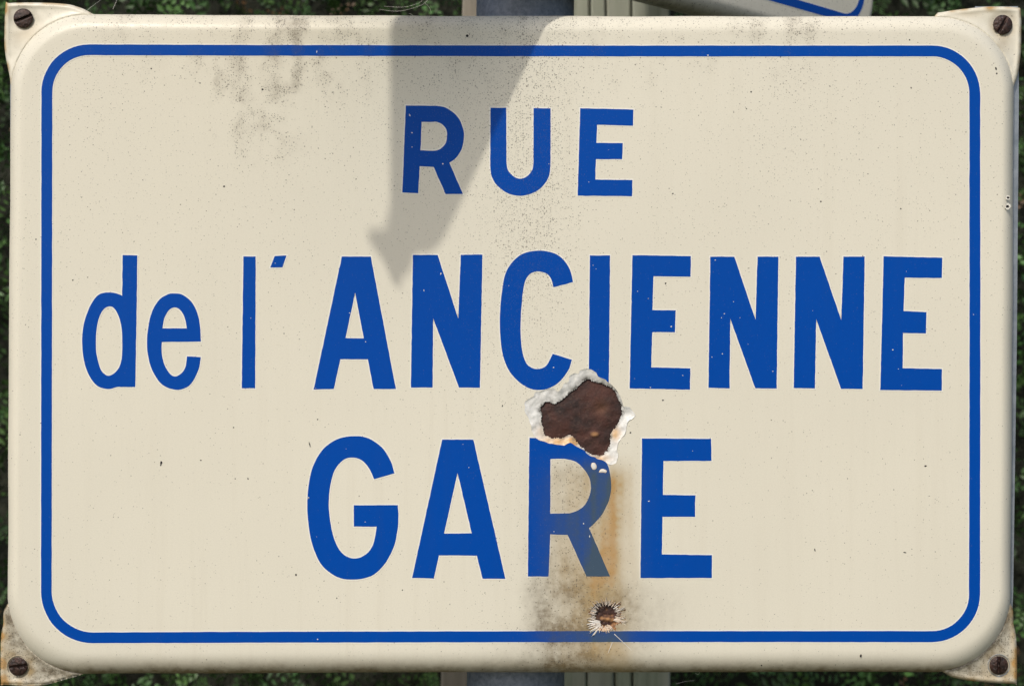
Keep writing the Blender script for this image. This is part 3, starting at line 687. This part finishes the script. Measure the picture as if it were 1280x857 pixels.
for i in range(34):
    a = math.radians(168+i*(165/34.))+random.uniform(-.03, .03); deg = math.degrees(a)
    r1 = random.uniform(19, 23) if deg < 235 else random.uniform(11, 15)
    col = (random.uniform(0, .3), random.uniform(0, .1), 0, 1) if deg < 235 else (random.uniform(.25, .85), 0, 0, 1)
    splinter_mesh(a, 755, 777.5, random.uniform(4, 7), r1, random.uniform(1.4, 2.4), random.uniform(1.0, 2.4), col)
for i in range(8):
    splinter_mesh(math.radians(random.uniform(-14, 8)), 760, 774, random.uniform(6, 10), random.uniform(16, 26), random.uniform(1, 1.8), random.uniform(.5, 2), (random.uniform(.1, .6), 0, 0, 1))

def thread(name, pts, r, mat, parent, dloc=None):
    C = np.array(catmull([np.array(p, float) for p in pts], 8)+[np.array(pts[-1], float)]); V = []; F = []
    for p in C:
        k = (D+p[2])/D; c = np.array([(p[0]-640)*k*S, p[2]*S, (428.5-p[1])*k*S])
        for a in range(5): V.append(c+np.array([math.cos(a*1.2566), .6*math.sin(a*1.2566), math.sin(a*1.2566)])*r*S)
    for i in range(len(C)-1):
        for a in range(5): b = i*5+a; e = i*5+(a+1) % 5; F.append((b, e, e+5, b+5))
    return mesh(name, V, F, mat, parent)
thread('scratch', [(765.5, 802, -.3), (762, 811, -.3), (758, 820, 1.0)], .35, M_thread, sign)
thread('scratch', [(768, 792, -.8), (783, 806, -.4), (799, 821, 1.2)], .4, M_thread, sign)

# cobweb threads on the top edge
web = empty('cobweb', (0, 0, H0)); tag(web, 'a few fine cobweb threads above the top edge of the sign', 'cobweb')
for pts in ([(109, 13, 14), (118, 6, 30), (130, -3, 60)], [(141, 12, 40), (145, 3, 60), (149, -6, 90)], [(511, 17, 16), (514, 18, 15), (518, 21, 17)],
            [(480, 8, 90), (505, 9, 95), (525, 3, 100), (530, -4, 110)], [(474, 12, 90), (500, 14, 95), (528, 6, 105), (537, -4, 110)], [(530, 3, 80), (537, 10, 80), (539, 17, 80)], [(875, 838, 20), (873, 842, 24), (869, 841, 22)], [(845, 854, 60), (857, 851, 60), (868, 850, 62)]):
    thread('thread', pts, .15, M_thread, web)

# ============================================================ SECOND SIGN (crosses above, turned on the same pole)
X0 = 80*S; ang2 = math.radians(42.8); c2, s2 = math.cos(ang2), math.sin(ang2)
sign2 = empty('street_name_sign', (X0, 0, H0), ang2)
tag(sign2, 'second enamel street sign turned obliquely above, only its lower blue-bordered corner showing', 'street sign', 'enamel street name signs on one pole')
def conv2(P, d):
    P = np.asarray(P, float); d = np.broadcast_to(np.asarray(d, float), (len(P),)); return np.stack([P[:, 0]*S, d*S, P[:, 1]*S], 1)
def stain_shade2(P):
    z = np.zeros(len(P)); return np.stack([z, z+.15+.5*(1-sstep(P[:, 1], 458, 480)), z+.12, z+.1], 1)  # darker bottom band paints in the shade of the downward-facing rim
VB, VT, UL, UR = 457, 1290, -527, 690
b2 = rquad([(UL, VT), (UR, VT), (UR, VB), (UL, VB)], (95, 95, 95, 95), n=22, step=9)
body2 = body_mesh('panel', b2, 0, lambda ny: 22, [], M_cream, sign2, conv2, stain_shade2, step=30, rim_d=24, back=30)
def sheet2(name, Cs, d, mat, parent):
    P, T = fill(Cs, 20); V = conv2(P, d); T = orient(T, V); return mesh(name, V, [tuple(t) for t in T], mat, parent, attr=stain_shade2(P))
i0, i1 = 40, 53
o_ = rquad([(UL+i0, VT-i0), (UR-i0, VT-i0), (UR-i0, VB+i0), (UL+i0, VB+i0)], (60,)*4, step=6); i_ = rquad([(UL+i1, VT-i1), (UR-i1, VT-i1), (UR-i1, VB+i1), (UL+i1, VB+i1)], (47,)*4, step=6)
br2 = sheet2('border_line', [o_, i_], -.45, M_blue, sign2); sheet2('border_edge', [offset(o_, 1.5), offset(i_, -1.5)], -.2, M_white, br2)
def est2(P, ed, far): z = np.zeros(len(P)); return np.stack([z+.3*np.exp(-(ed/2)**2), z+.3, z+.15, z+.1], 1)
# ears: the lower left one is bent and pointed as its shadow shows
shp = [(553, 288), (545, 305), (520, 305), (508, 333), (495, 359), (483, 330), (463, 303), (463, 291), (473, 288), (484, 289)]
e_bl = []
for sx_, sy_ in shp:
    t_ = (sx_-640+25.8-80)/.37; e_bl.append((t_, (428.5-sy_)-20-.773*t_))
e_bl += [(UL+14, VB+150), (UL+50, VB+85), (UL+110, VB+16)]

def gear(cx, cy, sx_, sy_): # generic square ear, sx/sy = outward directions
    return [(cx+sx_*8, cy-sy_*2), (cx+sx_*6, cy+sy_*8), (cx-sx_*40, cy+sy_*9), (cx-sx_*98, cy), (cx-sx_*120, cy-sy_*40), (cx-sx_*40, cy-sy_*120), (cx, cy-sy_*98), (cx+sx_*8, cy-sy_*50)]
e2 = [(e_bl, (-530, 530)), (gear(UL, VT, -1, 1), (UL+15, VT-15)), (gear(UR, VT, 1, 1), (UR-15, VT-15)), (gear(UR, VB, 1, -1), (UR-15, VB+15))]
for O, sp in e2:
    C = resample(np.array(O, float), 6) if O is e_bl else contour([(p[0], p[1], 1) for p in O])
    ear_mesh('corner_ear', C, b2, M_cream, sign2, conv2, est2, step=6)
    screw_mesh('screw', sign2, conv2, sp[0], sp[1], 20.5, 12, random.uniform(0, 180), 0)
bk = rquad([(UL+6, VT-6), (UR-6, VT-6), (UR-6, VB+4), (UL+6, VB+4)], (95,)*4, step=20); nb = len(bk)
mesh('backing_plate', np.vstack([conv2(bk, 30.5), conv2(bk, 37)]), [tuple(range(nb)), tuple(range(2*nb-1, nb-1, -1))]+[(i, i+nb, (i+1) % nb+nb, (i+1) % nb) for i in range(nb)], M_galv, sign2)
# bracket between the plate and the pole
for v in (640, 1100):
    px0 = (pole_x(H0+v*S)-X0); lx = px0*c2+yP*s2; ly = -px0*s2+yP*c2
    boxmesh('bracket', lx-.03, lx+.03, 37.2*S, ly-rP*.6, (v-30)*S, (v+30)*S, M_galv, sign2, .001)
